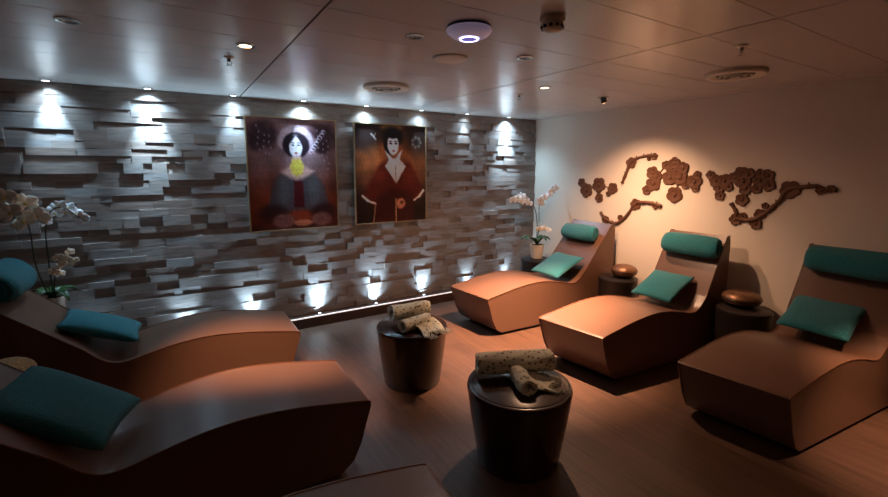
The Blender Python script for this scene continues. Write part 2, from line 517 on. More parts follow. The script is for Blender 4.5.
SY = -.072
RG = 'brown leather loungers along the cream wall'
LG = 'brown leather loungers on the left side'
on = make_lounger(2.335, 3.305, 0, 1.64, .960, 'brown leather lounger nearest the corner, beside the white orchid', RG, SY, -.08, tp=.07)
cushion((3.375, 3.175, .545), 0, .40, .42, .39, .065, 'bright teal square cushion on the right-hand lounger nearest the corner', 2)
roll(on, 1.47, .02, .42, .078, 'teal towel roll at the head of the lounger nearest the corner', 0)
on = make_lounger(2.445, 2.16, 0, 1.51, .985, 'brown leather lounger in the middle of the right-hand row, between two bronze bowls', RG, SY - .015, -.13, tp=.12)
cushion((3.52, 2.10, .550), 0, .43, .39, .36, .065, 'teal square cushion on the middle right-hand lounger', 5)
roll(on, 1.395, -.02, .46, .082, 'teal towel roll at the head of the middle right-hand lounger', 0, seed=8)
on = make_lounger(2.60, 1.12, 0, 1.42, .995, 'brown leather lounger nearest the camera on the right, partly in shadow', RG, SY - .03, -.13, k=.93)
cushion((3.66, 1.06, .555), 0, .46, .36, .39, .065, 'dim teal square cushion on the nearest right-hand lounger', 9)
roll(on, 1.315, .0, .46, .085, 'dark teal towel roll at the head of the nearest right-hand lounger', 0, seed=11)

on = make_lounger(.715, 3.41, PI, 1.74, .90, 'brown leather lounger along the stone wall beside the left orchid', LG, wdt=.54)
cushion((-.44, 3.41, .555), PI, .42, .42, .36, .09, 'teal cushion on the far left lounger, in front of the stone wall', 12)
roll(on, 1.625, .0, .44, .10, 'large teal towel roll at the left edge of the photo', PI, seed=13)
on = make_lounger(.785, 2.25, PI, 1.74, .90, 'large brown leather lounger in the left foreground', LG, wdt=.55)
cushion((-.44, 2.25, .580), PI - .28, .50, .46, .39, .10, 'dark teal cushion on the left foreground lounger', 14)
roll(on, 1.62, .0, .44, .080, 'teal towel roll at the head of the left foreground lounger', PI, seed=15)
on = make_lounger(.79, 1.135, PI, 1.74, .90, 'dark brown lounger at the bottom edge, only its foot corner in view', LG, wdt=.55)

# ------------------------------------------------------------------ drum tables
def drum(x, y, h, rt, rb, label, m, group, name='drum_table', cat='table'):
    t = empty(name, (x, y, 0), 0, label, cat, group)
    b = MB()
    b.lathe([(rb - .012, 0), (rb - .003, .004), (rb, .012), (rb + (rt - rb) * .35, h * .33), (rb + (rt - rb) * .72, h * .66), (rt - .002, h - .03), (rt, h - .016), (rt - .004, h - .004), (rt - .012, h), (rt - .02, h - .001)], 64)
    b.build('drum_body', m, t)
    b = MB(); b.lathe([(rt - .021, h - .002), (rt - .021, h + .001), (rt - .025, h + .003), (.02, h + .0035)], 64)
    b.build('table_top', m, t)
    return t
DG = 'dark drum tables in the middle of the floor'
drum(1.405, 2.70, .425, .255, .205, 'dark glossy drum table farther away, carrying a pale rolled throw', M['drum'], DG)
drum(1.485, 1.635, .425, .275, .215, 'large dark glossy drum table nearest the camera', M['drum'], DG)
SG = 'dark round side tables between the loungers'
drum(3.74, 3.86, .445, .19, .18, 'dark side table in the corner under the white orchid', M['drum_side'], SG, 'side_table', 'side table')
drum(3.80, 2.74, .445, .19, .18, 'dark side table between the far and middle right-hand loungers', M['drum_side'], SG, 'side_table', 'side table')
drum(3.79, 1.575, .445, .19, .18, 'dark side table between the middle and nearest right-hand loungers', M['drum_side'], SG, 'side_table', 'side table')
drum(-.70, 2.835, .455, .20, .19, 'dark side table between the two left loungers', M['drum_side'], SG, 'side_table', 'side table')
drum(-.79, 3.89, .445, .19, .18, 'dark side table behind the far left lounger under the left orchid', M['drum_side'], SG, 'side_table', 'side table')

def bowl(x, y, z0, r, h, label, spots=False):
    t = empty('bronze_bowl', (x, y, z0), 0, label, 'ornament', 'bronze ornaments on the side tables')
    b = MB()
    prof = []
    for k in range(15):
        a = -PI / 2 + PI * (k + 1.2) / 16.2
        prof.append((r * math.cos(a) ** .8, h / 2 + h / 2 * math.sin(a)))
    prof[0] = (prof[0][0], 0)
    b.lathe(prof, 48)
    b.build('bowl_body', M['studded'] if spots else M['bronze'], t)
    b = MB(); pts = [(r * .995 * math.cos(2 * PI * k / 48), r * .995 * math.sin(2 * PI * k / 48), h * .52) for k in range(49)]
    b.tube(pts, .004, 6); b.build('lid_seam', M['drum'], t)
bowl(3.84, 2.70, .449, .125, .13, 'round bronze bowl between the far and middle right-hand loungers')
bowl(3.84, 1.62, .449, .14, .12, 'wide bronze bowl between the middle and nearest right-hand loungers')
bowl(-.775, 2.90, .459, .12, .14, 'small bronze ornament with studs between the two left loungers', True)

# ------------------------------------------------------------------ rolled throws
def throw_roll(c, d, L, r, label, seed, tail=False, TL=None, flat=.9, taper=1.0):
    """rolled knitted throw centred at c, axis along direction d (xy angle)"""
    t = empty('rolled_throw', c, d, label, 'throw', 'pale rolled throws on the drum tables')
    rr = random.Random(seed)
    ph = [rr.uniform(0, 6) for _ in range(4)]
    n = 34; m = 26; v = []; f = []
    # outside skin and a rolled hollow at each end
    rings = []
    for j in range(m + 1):
        u = -1 + 2 * j / m
        rings.append((u * L / 2, 1.0 * (1 + .05 * math.sin(4 * u + ph[0])) * (1 + (taper - 1) * (u + 1) / 2) * (.94 if abs(u) > .98 else 1)))
    seq = [(-L / 2 + .05, .30), (-L / 2 + .006, .45), (-L / 2 + .0, .70)] + rings + [(L / 2, .70 * taper), (L / 2 - .006, .45 * taper), (L / 2 - .05, .30 * taper)]
    for (xx, k_) in seq:
        for k in range(n):
            a = 2 * PI * k / n
            q = r * k_ * (1 + .045 * math.sin(3 * a + ph[1] + xx * 14) + .03 * math.sin(7 * a + xx * 31 + ph[2]))
            v.append((xx + .006 * math.sin(2 * a + ph[3]), q * math.cos(a) * 1.05, r * flat + q * math.sin(a) * flat))
    for j in range(len(seq) - 1):
        for k in range(n):
            a, b_ = j * n + k, j * n + (k + 1) % n
            f.append((a, b_, b_ + n, a + n))
    f.append(tuple(range(n))); K = (len(seq) - 1) * n
    f.append(tuple(range(K + n - 1, K - 1, -1)))
    mobj('rolled_cloth', v, f, M['throw'], t)
    for sg in (-1, 1):
        b = MB(); pts = []
        for k in range(50):
            q = r * (.34 + .50 * k / 49) * (taper if sg > 0 else 1); a = k / 49 * 2 * PI * 1.8
            pts.append((sg * (L / 2 + .002 - .03 * (1 - k / 49)), q * math.cos(a) * 1.05, r * flat + q * math.sin(a) * flat))
        b.tube(pts, .005, 6)
        b.build('rolled_edge', M['throw'], t)
    if TL: L_ = L; L = TL
    if tail:                                   # loose end with fringe spread over the table top
        b = MB(); N = 14; vv = []; ff = []
        for i in range(N + 1):
            for j in range(9):
                u = i / N; q = j / 8
                px = -L * .5 + .05 + u * (L - .02)
                py = -(r * .6) - q * (.13 + .03 * math.sin(u * 9 + ph[0])) 
                pz = .006 + (1 - q) ** 2 * r * .8 + .008 * (1 + math.sin(u * 14 + q * 3 + ph[1])) * (1 - q * .4)
                vv.append((px + .02 * math.sin(q * 4), py, pz))
        for i in range(N):
            for j in range(8):
                a = i * 9 + j; ff.append((a, a + 1, a + 10, a + 9))
        o = mobj('loose_end', vv, ff, M['throw'], t)
        sm = o.modifiers.new('s', 'SOLIDIFY'); sm.thickness = .006
        b = MB()
        for k in range(34):
            u = k / 33; px = -L * .5 + .05 + u * (L - .02); y0 = -(r * .6) - (.13 + .03 * math.sin(u * 9 + ph[0]))
            dx = rr.uniform(-.02, .02)
            b.tube([(px, y0 + .004, .010), (px + dx * .5, y0 - .02, .007), (px + dx, y0 - .045, .0045)], .0022, 5)
        b.build('fringe', M['throw'], t)
    return t
TZ = .4290
# camera faces (0.528, 0.849); picture-right is (0.849, -0.528)
RA = -.557
throw_roll((1.405, 2.73, TZ + .034), RA + .50, .29, .062, 'pale knitted throw rolled up on the far drum table, uppermost', 31)
throw_roll((1.385, 2.60, TZ), RA + .78, .24, .050, 'pale throw rolled on the far drum table, in front, its dark hollow end showing', 32, tail=True, TL=.22, taper=.9)
throw_roll((1.52, 1.715, TZ + .016), RA + .13, .42, .062, 'long spotted rolled throw lying across the top of the near drum table', 33)
throw_roll((1.455, 1.572, TZ), RA + 1.75, .17, .045, 'short rolled throw with fringe, end on, under the long roll of the near drum table', 34, tail=True, TL=.27)

# ------------------------------------------------------------------ orchids
def blossom_mesh(r):
    v = []; f = []
    def petal(a, L, Wd, lift):
        base = len(v); n = 5
        ca, sa = math.cos(a), math.sin(a)
        for i in range(n + 1):
            u = i / n
            wd = Wd * math.sin(PI * min(1, .12 + u * .84)) ** .7
            for j in (-1, 0, 1):
                xx = u * L; yy = j * wd; zz = lift * u * u - .18 * abs(j) * wd + .02 * L
                v.append((xx * ca - yy * sa, xx * sa + yy * ca, zz))
        for i in range(n):
            for j in range(2):
                q = base + i * 3 + j; f.append((q, q + 1, q + 4, q + 3))
    for a, L, Wd in ((PI / 2, 1, .36), (PI * 7 / 6, 1, .34), (-PI / 6, 1, .34), (.15, 1.05, .55), (PI - .15, 1.05, .55)):
        petal(a, L * r, Wd * r, .12 * r)
    return v, f
BV, BF = blossom_mesh(1.0)
def blossom(p, r, face, m, parent, name='blossom', seed=0):
    """blossom at world p facing direction `face`"""
    rr = random.Random(seed)
    v = [(a * r, b_ * r, c * r) for a, b_, c in BV]; f = list(BF); fm = [0] * len(f)
    base = len(v)
    for i in range(5):                      # small lip in the middle
        for k in range(8):
            a = 2 * PI * k / 8; t_ = PI * (i + .5) / 5.2
            v.append((.16 * r * math.sin(t_) * math.cos(a), .16 * r * math.sin(t_) * math.sin(a) - .05 * r, .14 * r + .16 * r * math.cos(t_)))
    for i in range(4):
        for k in range(8):
            q = base + i * 8; f.append((q + k, q + (k + 1) % 8, q + 8 + (k + 1) % 8, q + 8 + k)); fm.append(1)
    o = mobj(name, v, f, [m, M['lip']], parent, fm=fm)
    s = o.modifiers.new('s', 'SOLIDIFY'); s.thickness = .002
    q = Vector(face).normalized().to_track_quat('Z', 'Y').to_matrix().to_4x4() @ Matrix.Rotation(rr.uniform(-.5, .5), 4, 'Z') @ Matrix.Rotation(rr.uniform(-.4, .4), 4, 'X') @ Matrix.Rotation(rr.uniform(-.5, .5), 4, 'Y')
    o.rotation_euler = q.to_euler()
    o.location = Vector(p) - parent.location
    return o

def leaf(parent, base, d, L, wd, rise, droop):
    n = 8; v = []; f = []
    for i in range(n + 1):
        u = i / n; c = Vector(base) + Vector((math.cos(d) * L * u, math.sin(d) * L * u, rise * math.sin(u * PI * .6) - droop * u * u))
        sd = Vector((-math.sin(d), math.cos(d), 0)) * wd * math.sin(PI * (.1 + .88 * u)) ** .8
        v += [c - sd + Vector((0, 0, .012)), c, c + sd + Vector((0, 0, .012))]
    for i in range(n):
        for j in range(2):
            q = i * 3 + j; f.append((q, q + 1, q + 4, q + 3))
    o = mobj('leaf', v, f, M['leaf'], parent)
    s = o.modifiers.new('s', 'SOLIDIFY'); s.thickness = .004

def orchid(x, y, z, pot_h, pr, label, sprays, stems, seed):
    t = empty('potted_orchid', (x, y, z), 0, label, 'potted plant')
    b = MB(); b.lathe([(pr * .70, 0), (pr * .78, .006), (pr * .92, pot_h * .5), (pr, pot_h - .006), (pr * .98, pot_h), (pr * .90, pot_h), (pr * .86, pot_h - .02)], 40)
    b.build('pot', M['pot'], t)
    b = MB(); b.lathe([(pr * .87, pot_h - .03), (pr * .86, pot_h - .012), (.01, pot_h - .006)], 32); b.build('potting_bark', M['soil'], t)
    for st in stems:
        P = catmull([tuple(Vector(p) - t.location) for p in st], 6)
        b = MB(); b.tube(P, .0045, 6, rs=[.0055 - .003 * i / len(P) for i in range(len(P))]); b.build('stem', M['stem'], t)
    for pts, r, m, fc in sprays:
        for i, p in enumerate(pts):
            blossom(p, r, fc, M[m], t, seed=seed * 50 + i)
    return t
TC = (-.35, -.9, .15)
yo = 3.88
t = orchid(-.755, yo, .449, .225, .066, 'white orchid in a pale pot at the left, in front of the stone wall',
    [([(-.897, 3.74, 1.367), (-.813, 3.76, 1.326), (-.874, 3.72, 1.272), (-.823, 3.76, 1.211), (-.764, 3.78, 1.24), (-.95, 3.74, 1.30)], .070, 'petal_cream', (.1, -1, .1)),
     ([(-.751, 3.90, 1.25), (-.707, 3.92, 1.275), (-.669, 3.9, 1.294), (-.628, 3.92, 1.278), (-.642, 3.9, 1.244), (-.589, 3.92, 1.241), (-.564, 3.9, 1.212), (-.549, 3.9, 1.19), (-.751, 3.9, 1.189), (-.70, 3.92, 1.241)], .042, 'petal', (.25, -1, .25)),
     ([(-.698, 3.85, .946), (-.639, 3.86, .974), (-.682, 3.85, .895), (-.618, 3.86, .909), (-.727, 3.84, .852), (-.702, 3.86, .832), (-.658, 3.86, .927)], .034, 'petal_cream', (.3, -1, .2))],
    [[(-.75, yo, .66), (-.755, yo + .01, .93), (-.75, yo, 1.12), (-.72, yo, 1.25), (-.65, yo + .02, 1.28), (-.55, yo, 1.19)],
     [(-.77, yo, .66), (-.82, yo, .9), (-.825, yo - .02, 1.15), (-.84, yo - .08, 1.26), (-.92, yo - .12, 1.34)],
     [(-.74, yo - .01, .66), (-.73, yo - .02, .8), (-.69, yo - .02, .90), (-.64, yo - .01, .97)]], 3)
for d, L in ((.3, .16), (2.6, .17), (4.2, .15), (5.4, .17), (1.4, .14)):
    leaf(t, (0, 0, .215), d, L, .032, .10, .10)
yo = 3.86
t = orchid(3.745, yo, .449, .175, .088, 'white orchid in a cream pot in the corner between stone and cream walls',
    [([(3.347, 3.86, 1.18), (3.423, 3.86, 1.201), (3.484, 3.86, 1.222), (3.549, 3.86, 1.172), (3.598, 3.86, 1.134), (3.455, 3.84, 1.164)], .050, 'petal', (-.5, -1, .1)),
     ([(3.76, 3.84, 1.163), (3.80, 3.82, 1.197), (3.865, 3.80, 1.231), (3.91, 3.80, 1.275), (3.96, 3.80, 1.31), (3.77, 3.84, 1.126)], .048, 'petal', (-.7, -1, .1)),
     ([(3.743, 3.83, .813), (3.83, 3.83, .818), (3.90, 3.83, .79)], .045, 'petal_cream', (-.5, -1, .3))],
    [[(3.745, yo, .61), (3.77, yo, .85), (3.765, yo, 1.08), (3.80, yo, 1.19), (3.93, yo - .05, 1.29)],
     [(3.735, yo, .61), (3.74, yo, .85), (3.70, yo, 1.05), (3.60, yo, 1.17), (3.48, yo, 1.22), (3.34, yo, 1.18)],
     [(3.75, yo - .01, .61), (3.74, yo - .02, .75), (3.79, yo - .02, .82), (3.90, yo - .02, .79)]], 5)
for d, L in ((3.3, .22), (.1, .15), (4.0, .20), (5.2, .16), (2.6, .2), (4.7, .16)):
    leaf(t, (0, 0, .165), d, L, .035, .13, .05)

# ------------------------------------------------------------------ metal flower reliefs on the cream wall
def petals(b, y, z, r, seed, th=.014):
    rr = random.Random(seed); a0 = rr.uniform(0, 2 * PI); n = 60
    X = XR
    rings = [(1.0, 0.0), (1.0, th * .6), (.90, th), (.45, th * .75), (.28, th * .6), (.22, th * 1.2), (.05, th * 1.35)]
    v = []; f = []
    for (k_, d) in rings:
        for k in range(n):
            a = 2 * PI * k / n
            lob = .77 + .23 * abs(math.cos(2.5 * (a - a0))) ** .6
            q = r * 1.12 * k_ * (lob if k_ > .3 else 1)
            v.append((X - d - .002, y + q * math.cos(a), z + q * math.sin(a)))
    for i in range(len(rings) - 1):
        for k in range(n):
            a, c = i * n + k, i * n + (k + 1) % n
            f.append((a, c, c + n, a + n))
    f.append(tuple(range(n))); K = (len(rings) - 1) * n
    f.append(tuple(range(K + n - 1, K - 1, -1)))
    b.add(v, f)

def relief(label, blossoms, path=None, w0=.012, seed=0, links=()):
    K_ = 1.009
    blossoms = [(p[0] * K_, 1.55 + (p[1] - 1.55) * K_, p[2]) for p in blossoms]
    if path: path = [(p[0] * K_, 1.55 + (p[1] - 1.55) * K_) for p in path]
    ys_ = [p[0] for p in blossoms]; zs_ = [p[1] for p in blossoms]
    cy, cz = sum(ys_) / len(ys_), sum(zs_) / len(zs_)
    t = empty('metal_flower_relief', (XR, cy, cz), 0, label, 'wall decoration', 'brown metal flower reliefs on the cream wall')
    def fix(o): o.location = (-XR, -cy, -cz)
    for i, (y, z, r) in enumerate(blossoms):
        b = MB(); petals(b, y, z, r, seed * 100 + i); fix(b.build('blossom', M['rust'], t))
    if path:
        P = catmull(path, 6); rr = random.Random(seed)
        b = MB()
        b.tube([(XR - .008, y, z) for y, z in P], w0, 8, rs=[w0 * rr.uniform(.75, 1.25) for _ in P])
        for k in range(2, len(P) - 2, 4):       # short thorn-like twigs
            y, z = P[k]; s_ = rr.choice((-1, 1))
            b.tube([(XR - .008, y, z), (XR - .008, y + rr.uniform(-.02, .02), z + s_ * w0 * 2.0)], .005, 6, rs=[w0 * .55, .002])
        fix(b.build('branch', M['rust'], t))
    else:                                        # thin rods joining the blossoms
        b = MB(); done = [blossoms[0]]
        for q in blossoms[1:]:
            p = min(done, key=lambda s: (s[0] - q[0]) ** 2 + (s[1] - q[1]) ** 2)
            b.tube([(XR - .007, p[0], p[1]), (XR - .007, q[0], q[1])], .006, 6); done.append(q)
        fix(b.build('joining_rod', M['rust'], t))
relief('small brown metal blossom cluster nearest the corner', [(3.455, 1.382, .049), (3.381, 1.296, .079), (3.212, 1.361, .081), (3.202, 1.22, .05), (3.031, 1.332, .058), (3.081, 1.272, .03)], seed=1)
relief('brown metal twig with one blossom, highest on the wall', [(2.825, 1.6, .055), (2.571, 1.662, .033), (2.627, 1.641, .02)],
       [(2.916, 1.391), (2.88, 1.481), (2.831, 1.6), (2.758, 1.647), (2.653, 1.67), (2.552, 1.671)], .016, 2)
relief('brown metal twig with blossom low behind the far lounger head', [(2.746, 1.18, .055), (3.103, .985, .042), (2.53, 1.176, .028), (2.48, 1.179, .022), (2.918, 1.024, .03)],
       [(3.171, 1.065), (3.103, .996), (2.966, .958), (2.854, 1.041), (2.75, 1.179), (2.655, 1.205), (2.552, 1.203), (2.47, 1.18)], .016, 3)
relief('large brown metal blossom cluster left of the middle of the wall', [(2.581, 1.504, .06), (2.529, 1.467, .052), (2.564, 1.401, .072), (2.632, 1.332, .046), (2.448, 1.578, .04), (2.364, 1.595, .054), (2.279, 1.55, .053), (2.402, 1.46, .069), (2.3, 1.462, .068), (2.35, 1.524, .081), (2.344, 1.299, .073), (2.25, 1.392, .035), (2.166, 1.429, .065), (2.144, 1.49, .034), (2.153, 1.369, .035)], seed=4)
relief('large brown metal blossom cluster farthest right above the long branch', [(2.031, 1.489, .037), (1.984, 1.438, .052), (1.915, 1.44, .056), (1.952, 1.379, .044), (1.94, 1.313, .041), (1.877, 1.39, .037), (1.787, 1.506, .053), (1.83, 1.47, .05), (1.735, 1.5, .049), (1.769, 1.443, .059), (1.745, 1.38, .049), (1.763, 1.287, .05), (1.649, 1.508, .035), (1.594, 1.488, .048), (1.582, 1.414, .048), (1.644, 1.446, .048), (1.664, 1.383, .039)], seed=5)
relief('long brown metal branch with blossoms, farthest right and lowest', [(1.437, 1.385, .065), (1.802, 1.117, .046), (1.647, 1.097, .044), (1.623, 1.177, .042), (1.592, 1.249, .025), (1.249, 1.387, .031), (1.192, 1.401, .027), (1.746, 1.152, .029)],
       [(1.846, 1.252), (1.801, 1.183), (1.783, 1.126), (1.692, 1.121), (1.632, 1.148), (1.565, 1.21), (1.492, 1.303), (1.453, 1.378), (1.359, 1.408), (1.267, 1.417), (1.235, 1.387), (1.158, 1.397)], .017, 6)

# ------------------------------------------------------------------ pictures
def srgb(c): return tuple(((x / 255) / 12.92 if x / 255 < .04045 else ((x / 255 + .055) / 1.055) ** 2.4) for x in c)
def sstep(a, b_, x):
    t = max(0, min(1, (x - a) / (b_ - a))); return t * t * (3 - 2 * t)
def ell(u, v, cu, cv, ru, rv, soft=.12):
    d = math.hypot((u - cu) / ru, (v - cv) / rv); return 1 - sstep(1 - soft, 1 + soft, d)
def seg(u, v, a, b_, w_, asp=1.27):
    ax, ay = a; bx, by = b_; px, py = u - ax, (v - ay) * asp; dx, dy = bx - ax, (by - ay) * asp
    t = max(0, min(1, (px * dx + py * dy) / (dx * dx + dy * dy + 1e-9)))
    return 1 - sstep(w_ * .6, w_ * 1.3, math.hypot(px - dx * t, py - dy * t))
def poly(u, v, P, soft=.012):
    ins = False; dm = 9
    for i in range(len(P)):
        (ax, ay), (bx, by) = P[i], P[(i + 1) % len(P)]
        if (ay > v) != (by > v) and u < (bx - ax) * (v - ay) / (by - ay) + ax: ins = not ins
        px, py, dx, dy = u - ax, v - ay, bx - ax, by - ay
        t = max(0, min(1, (px * dx + py * dy) / (dx * dx + dy * dy)))
        dm = min(dm, math.hypot(px - dx * t, py - dy * t))
    s = dm if ins else -dm
    return sstep(-soft, soft, s)
def mixc(a, b_, t): return tuple(x + (y - x) * t for x, y in zip(a, b_))
_r = random.Random(77)
SP = [(_r.random(), _r.random(), _r.uniform(.6, 1.4)) for _ in range(400)]
def wob(u, v, s): return math.sin(u * 13 * s + 2 * math.sin(v * 9 * s)) * math.sin(v * 11 * s + 1.7 * math.sin(u * 7 * s + 1))

def pic_left(u, v):
    c = mixc((104, 74, 72), (96, 38, 22), sstep(.35, .8, v))
    c = mixc(c, (132, 112, 122), ell(u, v, .6, .24, .34, .24, .9) * .55)
    c = mixc(c, (48, 22, 20), sstep(.86, 1.0, v) * .7)
    c = tuple(x * (1 + .10 * wob(u, v, 1.3)) for x in c)
    for (cu, cv, ru, rv) in ((.17, .13, .17, .10), (.10, .20, .09, .09), (.24, .20, .07, .08), (.90, .16, .12, .12), (.78, .10, .13, .07), (.82, .25, .08, .06)):
        c = mixc(c, (40, 22, 26), ell(u, v, cu, cv, ru, rv, .35) * (.75 + .2 * wob(u, v, 3)))
    for cu, n in ((.12, 5), (.18, 4), (.24, 4), (.84, 6), (.90, 6), (.78, 4)):       # hanging beads
        for k in range(n):
            c = mixc(c, (176, 162, 176), ell(u, v, cu + .012 * math.sin(k * 2.3 + cu * 40), .13 + k * .052 + .06 * math.sin(cu * 37), .008, .010, .6) * .6)
    for k in range(8):                                                             # curling pale strands
        a = k * .5; c = mixc(c, (200, 190, 210), max(0, ell(u, v, .70 + .022 * k, .29 - .026 * k, .028, .020, .3) - ell(u, v, .702 + .022 * k, .294 - .026 * k, .020, .013, .3)) * .75)
    c = mixc(c, (168, 150, 160), (ell(u, v, .53, .20, .20, .145, .08) - ell(u, v, .53, .235, .155, .12, .08)) * (v < .27) * .55)
    c = mixc(c, (26, 16, 24), ell(u, v, .53, .235, .15, .115, .1))
    c = mixc(c, (190, 182, 190), ell(u, v, .525, .245, .075, .105, .1))
    c = mixc(c, (26, 16, 24), poly(u, v, [(.44, .15), (.53, .145), (.455, .23)]) + 0); c = mixc(c, (26, 16, 24), poly(u, v, [(.53, .145), (.62, .15), (.60, .23)]))
    for e in (.495, .56):
        c = mixc(c, (50, 40, 55), ell(u, v, e, .235, .018, .007, .4)); c = mixc(c, (70, 55, 65), ell(u, v, e, .215, .022, .005, .5))
    c = mixc(c, (140, 60, 60), ell(u, v, .528, .305, .018, .009, .4))
    c = mixc(c, (150, 140, 150), seg(u, v, (.53, .24), (.525, .28), .006) * .5)
    c = mixc(c, (172, 138, 132), poly(u, v, [(.48, .33), (.58, .33), (.60, .42), (.74, .47), (.60, .55), (.46, .55), (.33, .47), (.47, .42)], .02))
    c = mixc(c, (186, 166, 70), poly(u, v, [(.49, .36), (.57, .36), (.61, .42), (.59, .49), (.53, .52), (.47, .49), (.45, .42)], .02))
    c = mixc(c, (64, 60, 66), poly(u, v, [(.33, .49), (.53, .56), (.73, .49), (.84, .60), (.90, .82), (.60, .84), (.45, .84), (.18, .82), (.25, .60)], .03) * .95)
    c = mixc(c, (84, 92, 92), (ell(u, v, .36, .66, .07, .14, .5) + ell(u, v, .72, .66, .07, .14, .5)) * .5)
    c = mixc(c, (66, 16, 22), poly(u, v, [(.49, .56), (.59, .56), (.60, .80), (.48, .80)], .015))
    c = mixc(c, (40, 20, 22), (ell(u, v, .25, .85, .17, .08, .4) + ell(u, v, .83, .85, .15, .08, .4)) * .8)
    c = mixc(c, (128, 52, 30), ell(u, v, .55, .88, .12, .06, .5) * .9)
    for cu in (.36, .80):
        c = mixc(c, (124, 84, 80), ell(u, v, cu, .92, .12, .065, .25) * (.8 + .15 * wob(u, v, 5)))
    c = mixc(c, (170, 104, 78), ell(u, v, .58, .945, .11, .03, .3))
    return c
def pic_right(u, v):
    c = mixc((36, 22, 18), (142, 78, 42), ell(u, v, .5, .38, .55, .30, .7))
    c = mixc(c, (30, 16, 12), sstep(.62, .95, v) * .85)
    c = tuple(x * (1 + .12 * wob(u, v, 1.5)) for x in c)
    c = mixc(c, (26, 18, 18), (ell(u, v, .12, .10, .26, .16, .5) + ell(u, v, .9, .08, .22, .20, .5) * .9) * .85)
    for k in range(7):
        a = 2 * PI * k / 7
        c = mixc(c, (108, 98, 92), ell(u, v, .86 + .06 * math.cos(a), .17 + .05 * math.sin(a), .022, .018, .5) * .7)
    c = mixc(c, (150, 140, 140), seg(u, v, (.22, .10), (.28, .15), .012) * .7); c = mixc(c, (150, 140, 140), seg(u, v, (.28, .09), (.25, .13), .01) * .5)
    c = mixc(c, (120, 84, 40), ell(u, v, .5, .03, .15, .035, .3) * .9)
    c = mixc(c, (12, 8, 10), ell(u, v, .51, .12, .15, .10, .35)); c = mixc(c, (12, 8, 10), ell(u, v, .48, .20, .09, .10, .2))
    RB = [(.33, .40), (.42, .36), (.55, .60), (.68, .38), (.76, .38), (.92, .62), (.98, .72), (.80, .80), (.78, 1), (.28, 1), (.22, .78), (.08, .74), (.20, .56)]
    c = mixc(c, (84, 26, 17), poly(u, v, RB, .035)); 
    c = mixc(c, (50, 14, 12), poly(u, v, [(.30, .72), (.52, .64), (.80, .72), (.82, 1), (.24, 1)], .06) * .85)
    c = mixc(c, (128, 48, 26), (ell(u, v, .33, .50, .08, .07, .8) + ell(u, v, .76, .52, .09, .09, .8)) * .45)
    c = mixc(c, (208, 188, 178), poly(u, v, [(.47, .34), (.60, .34), (.70, .42), (.56, .60), (.40, .42)], .01))
    c = mixc(c, (218, 204, 200), poly(u, v, [(.40, .26), (.46, .30), (.53, .37), (.60, .29), (.65, .25), (.60, .38), (.54, .42), (.47, .38)], .008))
    c = mixc(c, (214, 200, 198), ell(u, v, .52, .20, .078, .105, .1)); c = mixc(c, (12, 8, 10), ell(u, v, .52, .105, .085, .035, .3))
    for e in (.485, .56):
        c = mixc(c, (30, 20, 26), ell(u, v, e, .19, .022, .010, .4)); c = mixc(c, (40, 28, 30), ell(u, v, e, .168, .026, .006, .5))
    c = mixc(c, (120, 20, 24), ell(u, v, .525, .262, .018, .009, .4))
    c = mixc(c, (90, 60, 56), seg(u, v, (.55, .42), (.555, .60), .006) * .6)
    c = mixc(c, (206, 180, 166), seg(u, v, (.09, .72), (.16, .77), .016) + seg(u, v, (.16, .77), (.26, .80), .014)*.9 if True else 0)
    c = mixc(c, (206, 180, 166), min(1, seg(u, v, (.96, .68), (.90, .74), .018) + seg(u, v, (.90, .74), (.82, .78), .012)))
    c = mixc(c, (186, 120, 92), ell(u, v, .62, .81, .065, .055, .3)); c = mixc(c, (90, 40, 30), ell(u, v, .635, .80, .025, .018, .5))
    c = mixc(c, (160, 120, 90), seg(u, v, (.55, .76), (.55, 1), .008)); c = mixc(c, (130, 96, 70), seg(u, v, (.26, .82), (.23, 1), .008))
    return c
